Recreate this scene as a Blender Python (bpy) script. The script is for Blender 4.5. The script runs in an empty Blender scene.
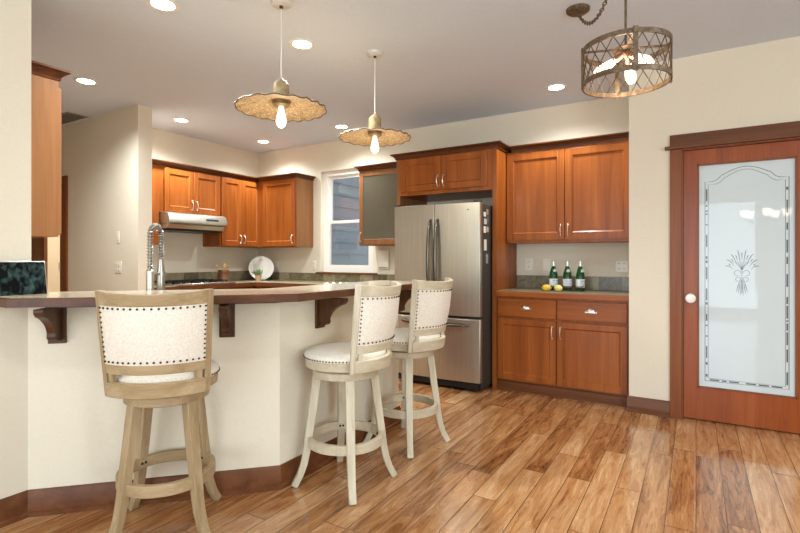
import bpy, bmesh, math, random
from mathutils import Vector, Matrix
random.seed(7)
PI = math.pi
C = bpy.context.scene.collection
S = bpy.context.scene
def R(d): return math.radians(d)

# ------------------------------------------------------------------ camera
cam_d = bpy.data.cameras.new('camera')
cam = bpy.data.objects.new('camera', cam_d); C.objects.link(cam)
cam.location = (0, 0, 1.22)
cam.rotation_euler = (R(90), 0, math.atan2(296, 487))
cam_d.sensor_width = 36
cam_d.lens = 36*487/800
cam_d.shift_y = -8.5/800
cam_d.clip_start = 0.05
S.camera = cam

# ------------------------------------------------------------------ exposure, world, daylight
S.view_settings.view_transform = 'Standard'
S.view_settings.look = 'None'
S.view_settings.gamma = 1
S.view_settings.use_curve_mapping = False
S.view_settings.exposure = 0.40
w = bpy.data.worlds.new('world'); S.world = w; w.use_nodes = True
bg = w.node_tree.nodes['Background']
bg.inputs[0].default_value = (0.88, 0.92, 1.0, 1)
bg.inputs[1].default_value = 1.3

def area(name, loc, rot, sx, sy, power, color):
    l = bpy.data.lights.new(name, 'AREA'); l.shape = 'RECTANGLE'; l.size = sx; l.size_y = sy
    l.energy = power; l.color = color
    o = bpy.data.objects.new(name, l); C.objects.link(o); o.location = loc; o.rotation_euler = rot
    return o
# daylight entering through the glazing behind the camera; unseen side fill added, tilted up towards the ceiling
area('rear_window_daylight', (-0.7, -4.02, 1.3), (R(96), 0, 0), 3.6, 2.3, 105, (0.74, 0.89, 1.0))
area('side_fill_light', (3.02, -0.6, 1.45), (R(128), 0, R(90)), 3.0, 1.9, 105, (0.74, 0.89, 1.0))

# ------------------------------------------------------------------ materials
def new_mat(name):
    m = bpy.data.materials.new(name); m.use_nodes = True
    nt = m.node_tree
    return m, nt, nt.nodes['Principled BSDF']
def node(nt, typ, **kw):
    n = nt.nodes.new(typ)
    for k, v in kw.items(): setattr(n, k, v)
    return n
def ramp(nt, stops):
    n = nt.nodes.new('ShaderNodeValToRGB')
    e = n.color_ramp.elements
    e[0].position, e[0].color = stops[0][0], (*stops[0][1], 1)
    e[1].position, e[1].color = stops[-1][0], (*stops[-1][1], 1)
    for p, c in stops[1:-1]:
        x = e.new(p); x.color = (*c, 1)
    return n
def srgb(r, g, b):
    f = lambda c: (c/255/12.92) if c/255 <= 0.04045 else ((c/255+0.055)/1.055)**2.4
    return (f(r), f(g), f(b))

def noise_mat(name, c1, c2, scale=(1, 1, 1), nscale=6, rough=0.5, detail=6, metallic=0, bump=0, coat=0, coord='Object', lo=0.3, hi=0.7, distort=0.0):
    m, nt, b = new_mat(name)
    tc = node(nt, 'ShaderNodeTexCoord'); mp = node(nt, 'ShaderNodeMapping'); mp.inputs['Scale'].default_value = scale
    nz = node(nt, 'ShaderNodeTexNoise'); nz.inputs['Scale'].default_value = nscale; nz.inputs['Detail'].default_value = detail
    nz.inputs['Distortion'].default_value = distort
    rp = ramp(nt, [(lo, c1), (hi, c2)])
    nt.links.new(tc.outputs[coord], mp.inputs[0]); nt.links.new(mp.outputs[0], nz.inputs['Vector'])
    nt.links.new(nz.outputs['Fac'], rp.inputs[0]); nt.links.new(rp.outputs[0], b.inputs['Base Color'])
    b.inputs['Roughness'].default_value = rough; b.inputs['Metallic'].default_value = metallic
    if coat: b.inputs['Coat Weight'].default_value = coat; b.inputs['Coat Roughness'].default_value = 0.12
    if bump:
        bp = node(nt, 'ShaderNodeBump'); bp.inputs['Strength'].default_value = bump; bp.inputs['Distance'].default_value = 0.004
        nt.links.new(nz.outputs['Fac'], bp.inputs['Height']); nt.links.new(bp.outputs[0], b.inputs['Normal'])
    return m

def plain(name, col, rough=0.5, metallic=0, coat=0, spec=0.5):
    m, nt, b = new_mat(name)
    b.inputs['Base Color'].default_value = (*col, 1); b.inputs['Roughness'].default_value = rough
    b.inputs['Metallic'].default_value = metallic; b.inputs['Specular IOR Level'].default_value = spec
    if coat: b.inputs['Coat Weight'].default_value = coat
    return m
def emit(name, col, strength):
    m, nt, b = new_mat(name)
    b.inputs['Base Color'].default_value = (*col, 1)
    b.inputs['Emission Color'].default_value = (*col, 1); b.inputs['Emission Strength'].default_value = strength
    return m

def wood_mat(name, dark, mid, light, grain='z', rough=0.36, coat=0.06, k=1.0):
    """long soft grain bands plus fine fibres; grain = the local axis the fibres follow"""
    m, nt, b = new_mat(name)
    tc = node(nt, 'ShaderNodeTexCoord')
    sc = {'z': (14, 14, 0.9), 'x': (0.9, 14, 14), 'y': (14, 0.9, 14)}[grain]
    mp = node(nt, 'ShaderNodeMapping'); mp.inputs['Scale'].default_value = tuple(k*s for s in sc)
    mp2 = node(nt, 'ShaderNodeMapping'); mp2.inputs['Scale'].default_value = tuple(k*s*(9 if s > 2 else 3) for s in sc)
    oi = node(nt, 'ShaderNodeObjectInfo'); ad = node(nt, 'ShaderNodeVectorMath', operation='ADD')
    ml = node(nt, 'ShaderNodeVectorMath', operation='SCALE'); ml.inputs[3].default_value = 37.0
    nt.links.new(oi.outputs['Random'], ml.inputs[0])
    nt.links.new(tc.outputs['Object'], ad.inputs[0]); nt.links.new(ml.outputs[0], ad.inputs[1])
    n1 = node(nt, 'ShaderNodeTexNoise'); n1.inputs['Scale'].default_value = 1; n1.inputs['Detail'].default_value = 5; n1.inputs['Distortion'].default_value = 0.6
    n2 = node(nt, 'ShaderNodeTexNoise'); n2.inputs['Scale'].default_value = 1; n2.inputs['Detail'].default_value = 3
    nt.links.new(ad.outputs[0], mp.inputs[0]); nt.links.new(ad.outputs[0], mp2.inputs[0])
    nt.links.new(mp.outputs[0], n1.inputs['Vector']); nt.links.new(mp2.outputs[0], n2.inputs['Vector'])
    mx = node(nt, 'ShaderNodeMath', operation='MULTIPLY_ADD'); mx.inputs[1].default_value = 0.3
    nt.links.new(n2.outputs['Fac'], mx.inputs[0])
    m2 = node(nt, 'ShaderNodeMath', operation='MULTIPLY'); m2.inputs[1].default_value = 0.7
    nt.links.new(n1.outputs['Fac'], m2.inputs[0]); nt.links.new(m2.outputs[0], mx.inputs[2])
    rp = ramp(nt, [(0.30, dark), (0.5, mid), (0.70, light)])
    nt.links.new(mx.outputs[0], rp.inputs[0]); nt.links.new(rp.outputs[0], b.inputs['Base Color'])
    b.inputs['Roughness'].default_value = rough
    b.inputs['Coat Weight'].default_value = coat; b.inputs['Coat Roughness'].default_value = 0.15; b.inputs['Specular IOR Level'].default_value = 0.25
    return m

M = {}
M['wall'] = noise_mat('wall_paint', srgb(223, 212, 189), srgb(227, 216, 194), nscale=90, rough=0.85, bump=0.04)
M['ceiling'] = noise_mat('ceiling_paint', srgb(210, 218, 228), srgb(215, 223, 233), nscale=60, rough=0.9, bump=0.04)
M['white'] = plain('white_vinyl', srgb(232, 228, 218), 0.4)
M['plate'] = plain('white_plastic', srgb(236, 229, 212), 0.35)
M['cherry'] = wood_mat('cherry_cabinet_wood', srgb(122, 62, 20), srgb(147, 77, 26), srgb(165, 93, 36))
M['cherry_h'] = wood_mat('cherry_cabinet_wood_across', srgb(122, 62, 20), srgb(147, 77, 26), srgb(165, 93, 36), grain='x')
M['crown'] = wood_mat('crown_wood', srgb(72, 38, 17), srgb(86, 46, 20), srgb(100, 56, 26), grain='x')
M['side'] = wood_mat('cabinet_side_wood', srgb(124, 80, 46), srgb(139, 93, 55), srgb(152, 106, 65), rough=0.4)
M['trim'] = wood_mat('trim_wood', srgb(84, 46, 22), srgb(104, 60, 31), srgb(121, 74, 41), grain='x', rough=0.45)
M['trim_v'] = wood_mat('trim_wood_upright', srgb(108, 56, 23), srgb(130, 70, 31), srgb(146, 84, 40), rough=0.4)
M['door'] = wood_mat('door_wood', srgb(128, 58, 18), srgb(150, 72, 24), srgb(168, 88, 36), rough=0.32, coat=0.12)
M['corbel'] = wood_mat('corbel_wood', srgb(64, 37, 20), srgb(82, 49, 27), srgb(98, 61, 36), rough=0.4)
M['bar_edge'] = wood_mat('bar_edge_wood', srgb(66, 37, 19), srgb(84, 49, 26), srgb(100, 61, 33), grain='x', rough=0.35)
M['stool'] = wood_mat('weathered_stool_wood', srgb(144, 118, 83), srgb(166, 141, 105), srgb(186, 165, 131), rough=0.55, coat=0.0, k=1.6)
M['stool_x'] = wood_mat('weathered_rail_wood', srgb(146, 120, 84), srgb(168, 143, 106), srgb(186, 165, 130), grain='y', rough=0.55, coat=0.0, k=1.2)
M['stool_lit'] = wood_mat('lit_stool_wood', srgb(176, 162, 132), srgb(198, 186, 160), srgb(214, 204, 182), rough=0.55, coat=0.0, k=1.6)  # same stool wood, with the brighter light on it put into the colour
M['stool_lit_x'] = wood_mat('lit_rail_wood', srgb(176, 160, 130), srgb(196, 182, 154), srgb(212, 200, 176), grain='y', rough=0.55, coat=0.0, k=1.2)  # rail wood, likewise lightened by painted-in light
M['linen'] = noise_mat('linen_fabric', srgb(219, 208, 189), srgb(236, 227, 211), nscale=120, rough=0.95, bump=0.3, detail=3)
M['nail'] = plain('antique_bronze_nail', srgb(74, 56, 36), 0.35, 0.9)
M['black'] = plain('black_metal', (0.012, 0.012, 0.012), 0.4, 0.3)
M['steel'] = noise_mat('brushed_stainless', srgb(176, 170, 155), srgb(192, 187, 173), scale=(60, 60, 0.6), nscale=3, rough=0.33, metallic=0.9)
M['steel_h'] = noise_mat('brushed_stainless_across', srgb(190, 182, 166), srgb(208, 201, 186), scale=(0.6, 60, 60), nscale=3, rough=0.3, metallic=0.9)
M['handle'] = plain('satin_dark_steel', srgb(104, 98, 88), 0.3, 1.0)
M['nickel'] = plain('brushed_nickel', srgb(226, 220, 208), 0.28, 1.0)
M['chrome'] = plain('chrome', srgb(176, 170, 160), 0.3, 1.0)
M['fridge_side'] = noise_mat('dark_grey_fridge_side', srgb(52, 50, 46), srgb(62, 59, 54), nscale=200, rough=0.5)
M['granite'] = noise_mat('speckled_bar_top', srgb(140, 122, 94), srgb(196, 182, 156), nscale=220, rough=0.22, detail=4, coat=0.3)
M['counter'] = noise_mat('grey_green_counter', srgb(112, 100, 76), srgb(160, 146, 116), nscale=160, rough=0.3, detail=4)
def tile_mat(name, c1, c2, c3, size):
    m, nt, b = new_mat(name)
    tc = node(nt, 'ShaderNodeTexCoord'); sp = node(nt, 'ShaderNodeSeparateXYZ'); nt.links.new(tc.outputs['Object'], sp.inputs[0])
    n = node(nt, 'ShaderNodeTexNoise'); n.inputs['Scale'].default_value = 16; n.inputs['Detail'].default_value = 9; n.inputs['Roughness'].default_value = 0.7
    n.inputs['Distortion'].default_value = 1.2
    nt.links.new(tc.outputs['Object'], n.inputs['Vector'])
    dv = node(nt, 'ShaderNodeMath', operation='DIVIDE'); dv.inputs[1].default_value = size; nt.links.new(sp.outputs[0], dv.inputs[0])
    fl = node(nt, 'ShaderNodeMath', operation='FLOOR'); nt.links.new(dv.outputs[0], fl.inputs[0])
    fr = node(nt, 'ShaderNodeMath', operation='FRACT'); nt.links.new(dv.outputs[0], fr.inputs[0])
    wn = node(nt, 'ShaderNodeTexWhiteNoise', noise_dimensions='1D'); nt.links.new(fl.outputs[0], wn.inputs['W'])
    ma = node(nt, 'ShaderNodeMath', operation='MULTIPLY_ADD'); ma.inputs[1].default_value = 0.3; nt.links.new(wn.outputs['Value'], ma.inputs[0]); nt.links.new(n.outputs['Fac'], ma.inputs[2])
    rp = ramp(nt, [(0.42, c1), (0.62, c2), (0.85, c3)]); nt.links.new(ma.outputs[0], rp.inputs[0])
    lt = node(nt, 'ShaderNodeMath', operation='LESS_THAN'); lt.inputs[1].default_value = 0.025; nt.links.new(fr.outputs[0], lt.inputs[0])
    mx = node(nt, 'ShaderNodeMixRGB'); mx.inputs[2].default_value = (*srgb(92, 86, 70), 1)
    nt.links.new(lt.outputs[0], mx.inputs[0]); nt.links.new(rp.outputs[0], mx.inputs[1]); nt.links.new(mx.outputs[0], b.inputs['Base Color'])
    b.inputs['Roughness'].default_value = 0.3
    return m
M['splash'] = tile_mat('slate_tile_strip', srgb(88, 78, 55), srgb(124, 112, 84), srgb(154, 142, 112), 0.2)
M['copper'] = noise_mat('copper', srgb(150, 104, 80), srgb(196, 156, 130), scale=(1, 1, 12), nscale=5, rough=0.3, metallic=0.9)
M['spoon'] = wood_mat('spoon_wood', srgb(176, 138, 88), srgb(200, 164, 112), srgb(216, 184, 134), rough=0.6, coat=0)
M['ceramic'] = plain('white_ceramic', srgb(238, 232, 220), 0.2, 0, 0.4)
M['terracotta'] = plain('tan_clay', srgb(196, 162, 122), 0.7)
M['leaf'] = noise_mat('succulent_leaf', srgb(96, 116, 78), srgb(140, 156, 118), nscale=20, rough=0.5)
M['lemon'] = noise_mat('lemon_peel', srgb(224, 178, 44), srgb(238, 200, 82), nscale=40, rough=0.45, bump=0.15)
M['lemon2'] = noise_mat('pale_lemon_peel', srgb(226, 200, 100), srgb(238, 216, 132), nscale=40, rough=0.45, bump=0.15)
M['label'] = noise_mat('paper_label', srgb(196, 200, 202), srgb(238, 236, 230), nscale=45, rough=0.6)
M['label_ink'] = plain('label_ink', srgb(122, 138, 168), 0.6)
M['cap'] = plain('pale_foil_cap', srgb(222, 218, 206), 0.3, 0.5)
m, nt, b = new_mat('green_bottle_glass'); b.inputs['Base Color'].default_value = (*srgb(62, 128, 72), 1); b.inputs['Roughness'].default_value = 0.05
b.inputs['Transmission Weight'].default_value = 0.75; b.inputs['IOR'].default_value = 1.3; M['bottle'] = m
M['bulb'] = emit('warm_filament_bulb', (1.0, 0.80, 0.52), 2.6)
M['led'] = emit('downlight_lens', (1.0, 0.95, 0.86), 14)
M['tulip'] = emit('lit_white_glass_shade', (1.0, 0.88, 0.70), 16)
M['iron'] = noise_mat('rubbed_bronze_iron', srgb(66, 50, 36), srgb(128, 106, 80), nscale=60, rough=0.5, metallic=0.4)
M['wire'] = plain('dark_bronze_wire', srgb(84, 66, 50), 0.45, 0.5)
M['cord'] = plain('white_cord', srgb(222, 218, 210), 0.5)
M['canopy'] = plain('off_white_canopy', srgb(206, 202, 194), 0.4)
M['socket'] = noise_mat('grey_gold_socket', srgb(132, 112, 78), srgb(178, 158, 118), nscale=30, rough=0.5, metallic=0.3)
M['ink'] = plain('clear_etch_line', srgb(90, 98, 98), 0.12)
M['darkglass'] = noise_mat('dark_cabinet_glass', srgb(92, 86, 70), srgb(102, 95, 78), nscale=2, rough=0.12)
M['screen'] = noise_mat('tree_reflection_screen', (0.003, 0.004, 0.004), srgb(66, 88, 84), scale=(1, 1, .6), nscale=34, rough=0.1, lo=0.45, hi=0.75, distort=0.5)  # noise paints the reflected trees into the screen colour
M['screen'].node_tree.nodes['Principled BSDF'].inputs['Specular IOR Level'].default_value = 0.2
M['spray'] = plain('pale_etch_line', srgb(128, 138, 138), 0.2)
M['silver'] = plain('silver_aluminium', srgb(190, 186, 178), 0.3, 0.9)
M['siding'] = noise_mat('blue_grey_siding', srgb(98, 110, 115), srgb(107, 119, 124), scale=(1, 1, 20), nscale=4, rough=0.7)
M['soffit'] = plain('grey_soffit', srgb(148, 148, 136), 0.8)
M['siding_trim'] = plain('pale_blue_trim', srgb(150, 164, 172), 0.7)
M['vent'] = plain('grey_vent_metal', srgb(150, 146, 140), 0.5)
m, nt, b = new_mat('frosted_door_glass')
b.inputs['Base Color'].default_value = (*srgb(203, 213, 213), 1); b.inputs['Roughness'].default_value = 0.55
b.inputs['Coat Weight'].default_value = 1.0; b.inputs['Coat Roughness'].default_value = 0.015; b.inputs['Coat IOR'].default_value = 1.4
M['frost'] = m
m, nt, b = new_mat('window_pane')
tr = node(nt, 'ShaderNodeBsdfTransparent'); gl = node(nt, 'ShaderNodeBsdfGlossy'); gl.inputs['Roughness'].default_value = 0.02
fr = node(nt, 'ShaderNodeFresnel'); fr.inputs[0].default_value = 1.45; mx = node(nt, 'ShaderNodeMixShader')
nt.links.new(fr.outputs[0], mx.inputs[0]); nt.links.new(tr.outputs[0], mx.inputs[1]); nt.links.new(gl.outputs[0], mx.inputs[2])
nt.links.new(mx.outputs[0], nt.nodes['Material Output'].inputs[0]); M['pane'] = m

def shade_weave():
    m, nt, b = new_mat('woven_fibre_shade')
    tc = node(nt, 'ShaderNodeTexCoord')
    n1 = node(nt, 'ShaderNodeTexNoise'); n1.inputs['Scale'].default_value = 34; n1.inputs['Detail'].default_value = 6; n1.inputs['Roughness'].default_value = 0.75; n1.inputs['Distortion'].default_value = 2.5
    nt.links.new(tc.outputs['Object'], n1.inputs['Vector'])
    rp = ramp(nt, [(0.36, srgb(112, 86, 56)), (0.5, srgb(176, 146, 104)), (0.64, srgb(224, 202, 162))])
    nt.links.new(n1.outputs['Fac'], rp.inputs[0]); nt.links.new(rp.outputs[0], b.inputs['Base Color'])
    b.inputs['Roughness'].default_value = 0.6
    bp = node(nt, 'ShaderNodeBump'); bp.inputs['Strength'].default_value = 0.6; bp.inputs['Distance'].default_value = 0.006
    nt.links.new(n1.outputs['Fac'], bp.inputs['Height']); nt.links.new(bp.outputs[0], b.inputs['Normal'])
    return m
M['weave'] = shade_weave()

def floor_mat():
    m, nt, b = new_mat('hickory_plank_floor')
    L = nt.links.new
    def mth(op, a=None, bb=None, c=None):
        n = node(nt, 'ShaderNodeMath', operation=op)
        for i, x in enumerate((a, bb, c)):
            if x is None: continue
            if isinstance(x, (int, float)): n.inputs[i].default_value = x
            else: L(x, n.inputs[i])
        return n.outputs[0]
    tc = node(nt, 'ShaderNodeTexCoord'); sp = node(nt, 'ShaderNodeSeparateXYZ'); L(tc.outputs['Object'], sp.inputs[0])
    W, LEN = 0.1225, 1.05
    xr = mth('DIVIDE', sp.outputs[0], W); xi = mth('FLOOR', xr); xf = mth('FRACT', xr)
    w1 = node(nt, 'ShaderNodeTexWhiteNoise', noise_dimensions='1D'); L(xi, w1.inputs['W'])
    yo = mth('MULTIPLY', w1.outputs['Value'], 9.7)
    yr = mth('ADD', mth('DIVIDE', sp.outputs[1], LEN), yo); yi = mth('FLOOR', yr); yf = mth('FRACT', yr)
    cb = node(nt, 'ShaderNodeCombineXYZ'); L(xi, cb.inputs[0]); L(yi, cb.inputs[1])
    w2 = node(nt, 'ShaderNodeTexWhiteNoise', noise_dimensions='3D'); L(cb.outputs[0], w2.inputs['Vector'])
    # per plank offset so that every board has its own figure
    of = node(nt, 'ShaderNodeVectorMath', operation='SCALE'); L(w2.outputs['Color'], of.inputs[0]); of.inputs[3].default_value = 23.0
    ad = node(nt, 'ShaderNodeVectorMath', operation='ADD'); L(tc.outputs['Object'], ad.inputs[0]); L(of.outputs[0], ad.inputs[1])
    mp = node(nt, 'ShaderNodeMapping'); mp.inputs['Scale'].default_value = (9, 1.15, 1); L(ad.outputs[0], mp.inputs[0])
    n1 = node(nt, 'ShaderNodeTexNoise'); n1.inputs['Scale'].default_value = 1.6; n1.inputs['Detail'].default_value = 6; n1.inputs['Distortion'].default_value = 1.4; n1.inputs['Roughness'].default_value = 0.6
    L(mp.outputs[0], n1.inputs['Vector'])
    mp2 = node(nt, 'ShaderNodeMapping'); mp2.inputs['Scale'].default_value = (70, 4, 1); L(ad.outputs[0], mp2.inputs[0])
    n2 = node(nt, 'ShaderNodeTexNoise'); n2.inputs['Scale'].default_value = 1.5; n2.inputs['Detail'].default_value = 4; L(mp2.outputs[0], n2.inputs['Vector'])
    # swirling growth rings
    rings = mth('FRACT', mth('MULTIPLY', n1.outputs['Fac'], 9.0))
    rg = mth('ABSOLUTE', mth('SUBTRACT', rings, 0.5))
    f = mth('MULTIPLY', n1.outputs['Fac'], 0.85)
    f = mth('ADD', f, mth('MULTIPLY_ADD', w2.outputs['Value'], 0.26, 0.05))
    f = mth('ADD', f, mth('MULTIPLY_ADD', n2.outputs['Fac'], 0.34, -0.06))
    line = mth('POWER', mth('MULTIPLY', rg, 2.0), 5.0)
    f = mth('SUBTRACT', f, mth('MULTIPLY', line, 0.13))
    f = mth('ADD', f, 0.04)
    rp = ramp(nt, [(0.42, srgb(86, 47, 23)), (0.56, srgb(132, 82, 44)), (0.70, srgb(163, 111, 66)), (0.86, srgb(184, 136, 90)), (1.0, srgb(200, 161, 118))])
    L(f, rp.inputs[0])
    gx = mth('MINIMUM', xf, mth('SUBTRACT', 1.0, xf)); gy = mth('MULTIPLY', mth('MINIMUM', yf, mth('SUBTRACT', 1.0, yf)), LEN/W)
    g = mth('LESS_THAN', mth('MINIMUM', gx, gy), 0.014)
    mx = node(nt, 'ShaderNodeMixRGB'); L(g, mx.inputs[0]); L(rp.outputs[0], mx.inputs[1]); mx.inputs[2].default_value = (*srgb(78, 46, 24), 1)
    L(mx.outputs[0], b.inputs['Base Color'])
    rr = mth('MULTIPLY_ADD', n2.outputs['Fac'], 0.14, 0.09); L(rr, b.inputs['Roughness'])
    b.inputs['Coat Weight'].default_value = 0.4; b.inputs['Coat Roughness'].default_value = 0.10
    # board edges are eased and the faces hand scraped
    ed = mth('MINIMUM', mth('MULTIPLY', mth('MINIMUM', gx, gy), 14.0), 1.0)
    hh = mth('ADD', ed, mth('MULTIPLY', n1.outputs['Fac'], 1.1))
    bp = node(nt, 'ShaderNodeBump'); bp.inputs['Strength'].default_value = 0.35; bp.inputs['Distance'].default_value = 0.003
    L(hh, bp.inputs['Height']); L(bp.outputs[0], b.inputs['Normal'])
    return m
M['floor'] = floor_mat()

# ------------------------------------------------------------------ mesh helpers
class MB:
    def __init__(s): s.v = []; s.f = []
    def add(s, vs, fs):
        k = len(s.v); s.v += [tuple(p) for p in vs]; s.f += [tuple(i+k for i in f) for f in fs]; return s
    def bx(s, x0, x1, y0, y1, z0, z1):
        return s.add([(x0,y0,z0),(x1,y0,z0),(x1,y1,z0),(x0,y1,z0),(x0,y0,z1),(x1,y0,z1),(x1,y1,z1),(x0,y1,z1)],
                     [(0,3,2,1),(4,5,6,7),(0,1,5,4),(1,2,6,5),(2,3,7,6),(3,0,4,7)])
    def obox(s, c, sx, sy, sz, rot):
        m = Matrix.Translation(c) @ rot.to_4x4()
        return s.add([m @ Vector((x*sx/2, y*sy/2, z*sz/2)) for x, y, z in [(-1,-1,-1),(1,-1,-1),(1,1,-1),(-1,1,-1),(-1,-1,1),(1,-1,1),(1,1,1),(-1,1,1)]],
                     [(0,3,2,1),(4,5,6,7),(0,1,5,4),(1,2,6,5),(2,3,7,6),(3,0,4,7)])
    def loft(s, rings, closed=False, caps=True):
        n = len(rings[0]); k = len(rings); vs = [p for r in rings for p in r]; fs = []
        for i in range(k if closed else k-1):
            a, c = i*n, ((i+1) % k)*n
            for j in range(n): fs.append((a+j, a+(j+1) % n, c+(j+1) % n, c+j))
        if caps and not closed: fs.append(tuple(range(n-1, -1, -1))); fs.append(tuple((k-1)*n+j for j in range(n)))
        return s.add(vs, fs)
    def prism(s, pts, vec):
        vec = Vector(vec); return s.loft([[Vector(p) for p in pts], [Vector(p)+vec for p in pts]])
    def poly(s, xy, z0, z1): return s.prism([(x, y, z0) for x, y in xy], (0, 0, z1-z0))
    def tube(s, path, r, n=10, closed=False, up=(0.013, 0.021, 1)):
        path = [Vector(p) for p in path]; K = len(path); rings = []
        rs = r if isinstance(r, (list, tuple)) else [r]*K
        nrm = None
        for i, p in enumerate(path):
            a = path[(i-1) % K] if (closed or i) else p; c = path[(i+1) % K] if (closed or i < K-1) else p
            t = (c-a).normalized()
            if nrm is None:
                u = Vector(up); nrm = u - t*u.dot(t)
                if nrm.length < 1e-3: nrm = Vector((1, 0, 0)) - t*t.x
            else: nrm = nrm - t*nrm.dot(t)
            nrm.normalize(); bn = t.cross(nrm)
            rings.append([p + rs[i]*(math.cos(2*PI*j/n)*nrm + math.sin(2*PI*j/n)*bn) for j in range(n)])
        return s.loft(rings, closed)
    def ribbon(s, path, wdt, thk, across):
        """rectangular section; across(i) gives the width direction; thickness = tangent x width"""
        path = [Vector(p) for p in path]; K = len(path); rings = []
        ws = wdt if isinstance(wdt, (list, tuple)) else [wdt]*K
        ts = thk if isinstance(thk, (list, tuple)) else [thk]*K
        for i, p in enumerate(path):
            t = (path[min(i+1, K-1)] - path[max(i-1, 0)]).normalized()
            a = Vector(across(i)); a = (a - t*a.dot(t)).normalized(); b = t.cross(a)
            rings.append([p + a*ws[i]/2*x + b*ts[i]/2*y for x, y in ((-1,-1),(1,-1),(1,1),(-1,1))])
        return s.loft(rings)
    def lathe(s, prof, n=24, c=(0, 0, 0), rot=None, sy=1.0):
        rot = rot or Matrix.Identity(3); c = Vector(c); rings = []
        for r, z in prof: rings.append([c + rot @ Vector((max(r, 1e-5)*math.cos(2*PI*j/n), sy*max(r, 1e-5)*math.sin(2*PI*j/n), z)) for j in range(n)])
        return s.loft(rings)
    def ring(s, r0, r1, z0, z1, n=48, c=(0, 0, 0)):
        prof = [(r0, z0), (r1, z0), (r1, z1), (r0, z1)]
        rings = [[(c[0]+r*math.cos(2*PI*j/n), c[1]+r*math.sin(2*PI*j/n), c[2]+z) for r, z in prof] for j in range(n)]
        return s.loft(rings, closed=True)
    def ball(s, c, r, n=12, k=8, sc=(1, 1, 1), rot=None):
        rot = rot or Matrix.Identity(3); c = Vector(c); rings = []
        for i in range(k+1):
            a = -PI/2 + PI*i/k; rr = max(math.cos(a), 1e-4)*r
            rings.append([c + rot @ Vector((rr*math.cos(2*PI*j/n)*sc[0], rr*math.sin(2*PI*j/n)*sc[1], r*math.sin(a)*sc[2])) for j in range(n)])
        return s.loft(rings)
    def build(s, name, mat, parent=None, bevel=0, loc=None, rz=None, seg=2, ang=35):
        me = bpy.data.meshes.new(name); me.from_pydata(s.v, [], s.f)
        bm = bmesh.new(); bm.from_mesh(me); bmesh.ops.remove_doubles(bm, verts=bm.verts, dist=1e-6)
        bmesh.ops.recalc_face_normals(bm, faces=bm.faces); bm.to_mesh(me); bm.free()
        me.materials.append(M[mat] if isinstance(mat, str) else mat)
        me.shade_smooth(); me.set_sharp_from_angle(angle=R(ang))
        o = bpy.data.objects.new(name, me); C.objects.link(o)
        if parent: o.parent = parent
        if loc: o.location = loc
        if rz is not None: o.rotation_euler.z = rz
        if bevel:
            b = o.modifiers.new('bevel', 'BEVEL'); b.width = bevel; b.segments = seg; b.limit_method = 'ANGLE'; b.angle_limit = R(40)
        return o

def tag(o, label, cat, group=None):
    o['label'] = label; o['category'] = cat
    if group: o['group'] = group
    return o
def thing(name, label, cat, loc=(0, 0, 0), rz=0, group=None):
    o = bpy.data.objects.new(name, None); C.objects.link(o); o.empty_display_size = 0.1
    o.location = loc; o.rotation_euler = (0, 0, rz)
    return tag(o, label, cat, group)
def struct(o): o['kind'] = 'structure'; return o
def dup(root, loc, rz, label, group=None):
    r = root.copy(); C.objects.link(r); r.location = loc; r.rotation_euler = (0, 0, rz); r['label'] = label
    if group: r['group'] = group
    for ch in list(root.children):
        c = ch.copy(); C.objects.link(c); c.parent = r
        for g in ch.children:
            d = g.copy(); C.objects.link(d); d.parent = c
    return r
def point(name, parent, loc, power, color, radius=0.03):
    l = bpy.data.lights.new(name, 'POINT'); l.energy = power; l.color = color; l.shadow_soft_size = radius
    o = bpy.data.objects.new(name, l); C.objects.link(o); o.parent = parent; o.location = loc; return o
Vup = Vector((0, 0, 1))

# ------------------------------------------------------------------ room shell
H = 2.74
XL, YB = -5.43, 4.97
struct(MB().bx(-8, 3.1, -4.1, 5.1, -0.1, 0).build('floor', 'floor'))
struct(MB().bx(-8, 3.1, -4.1, 5.1, H, H+0.1).build('ceiling', 'ceiling'))
# back wall with the window opening
wx0, wx1, wz0, wz1 = -4.246, -3.405, 1.035, 2.36
b_ = MB().bx(-8, wx0, YB, YB+.13, 0, H).bx(wx1, -0.457, YB, YB+.13, 0, H).bx(wx0, wx1, YB, YB+.13, 0, wz0).bx(wx0, wx1, YB, YB+.13, wz1, H)
struct(b_.build('wall_back', 'wall'))
struct(MB().bx(XL-.12, XL, 2.915, YB, 0, H).build('wall_hood', 'wall'))
# partition with a doorway far to the left
struct(MB().bx(-6.20, -4.715, 2.77, 2.915, 0, H).bx(-8, -7.1, 2.77, 2.915, 0, H).bx(-7.1, -6.20, 2.77, 2.915, 2.07, H).build('wall_partition', 'wall'))
struct(MB().bx(-8.1, -8, 0.95, 5.1, 0, H).build('wall_left', 'wall'))
struct(MB().bx(-2.83, -2.705, -4.1, 1.07, 0, H).build('wall_column', 'wall'))
struct(MB().bx(-8, -2.83, 0.95, 1.07, 0, H).build('wall_kitchen', 'wall'))
DY = 4.27
dx0, dx1 = -0.092, 0.700
struct(MB().bx(-0.457, dx0, DY, YB+.13, 0, H).bx(dx0, dx1, DY, YB+.13, 2.045, H).bx(dx1, 3.1, DY, YB+.13, 0, H).build('wall_door', 'wall'))
struct(MB().bx(dx0, dx1, DY+0.3, DY+.34, 0, 2.045).build('wall_pantry', 'wall'))
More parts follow.
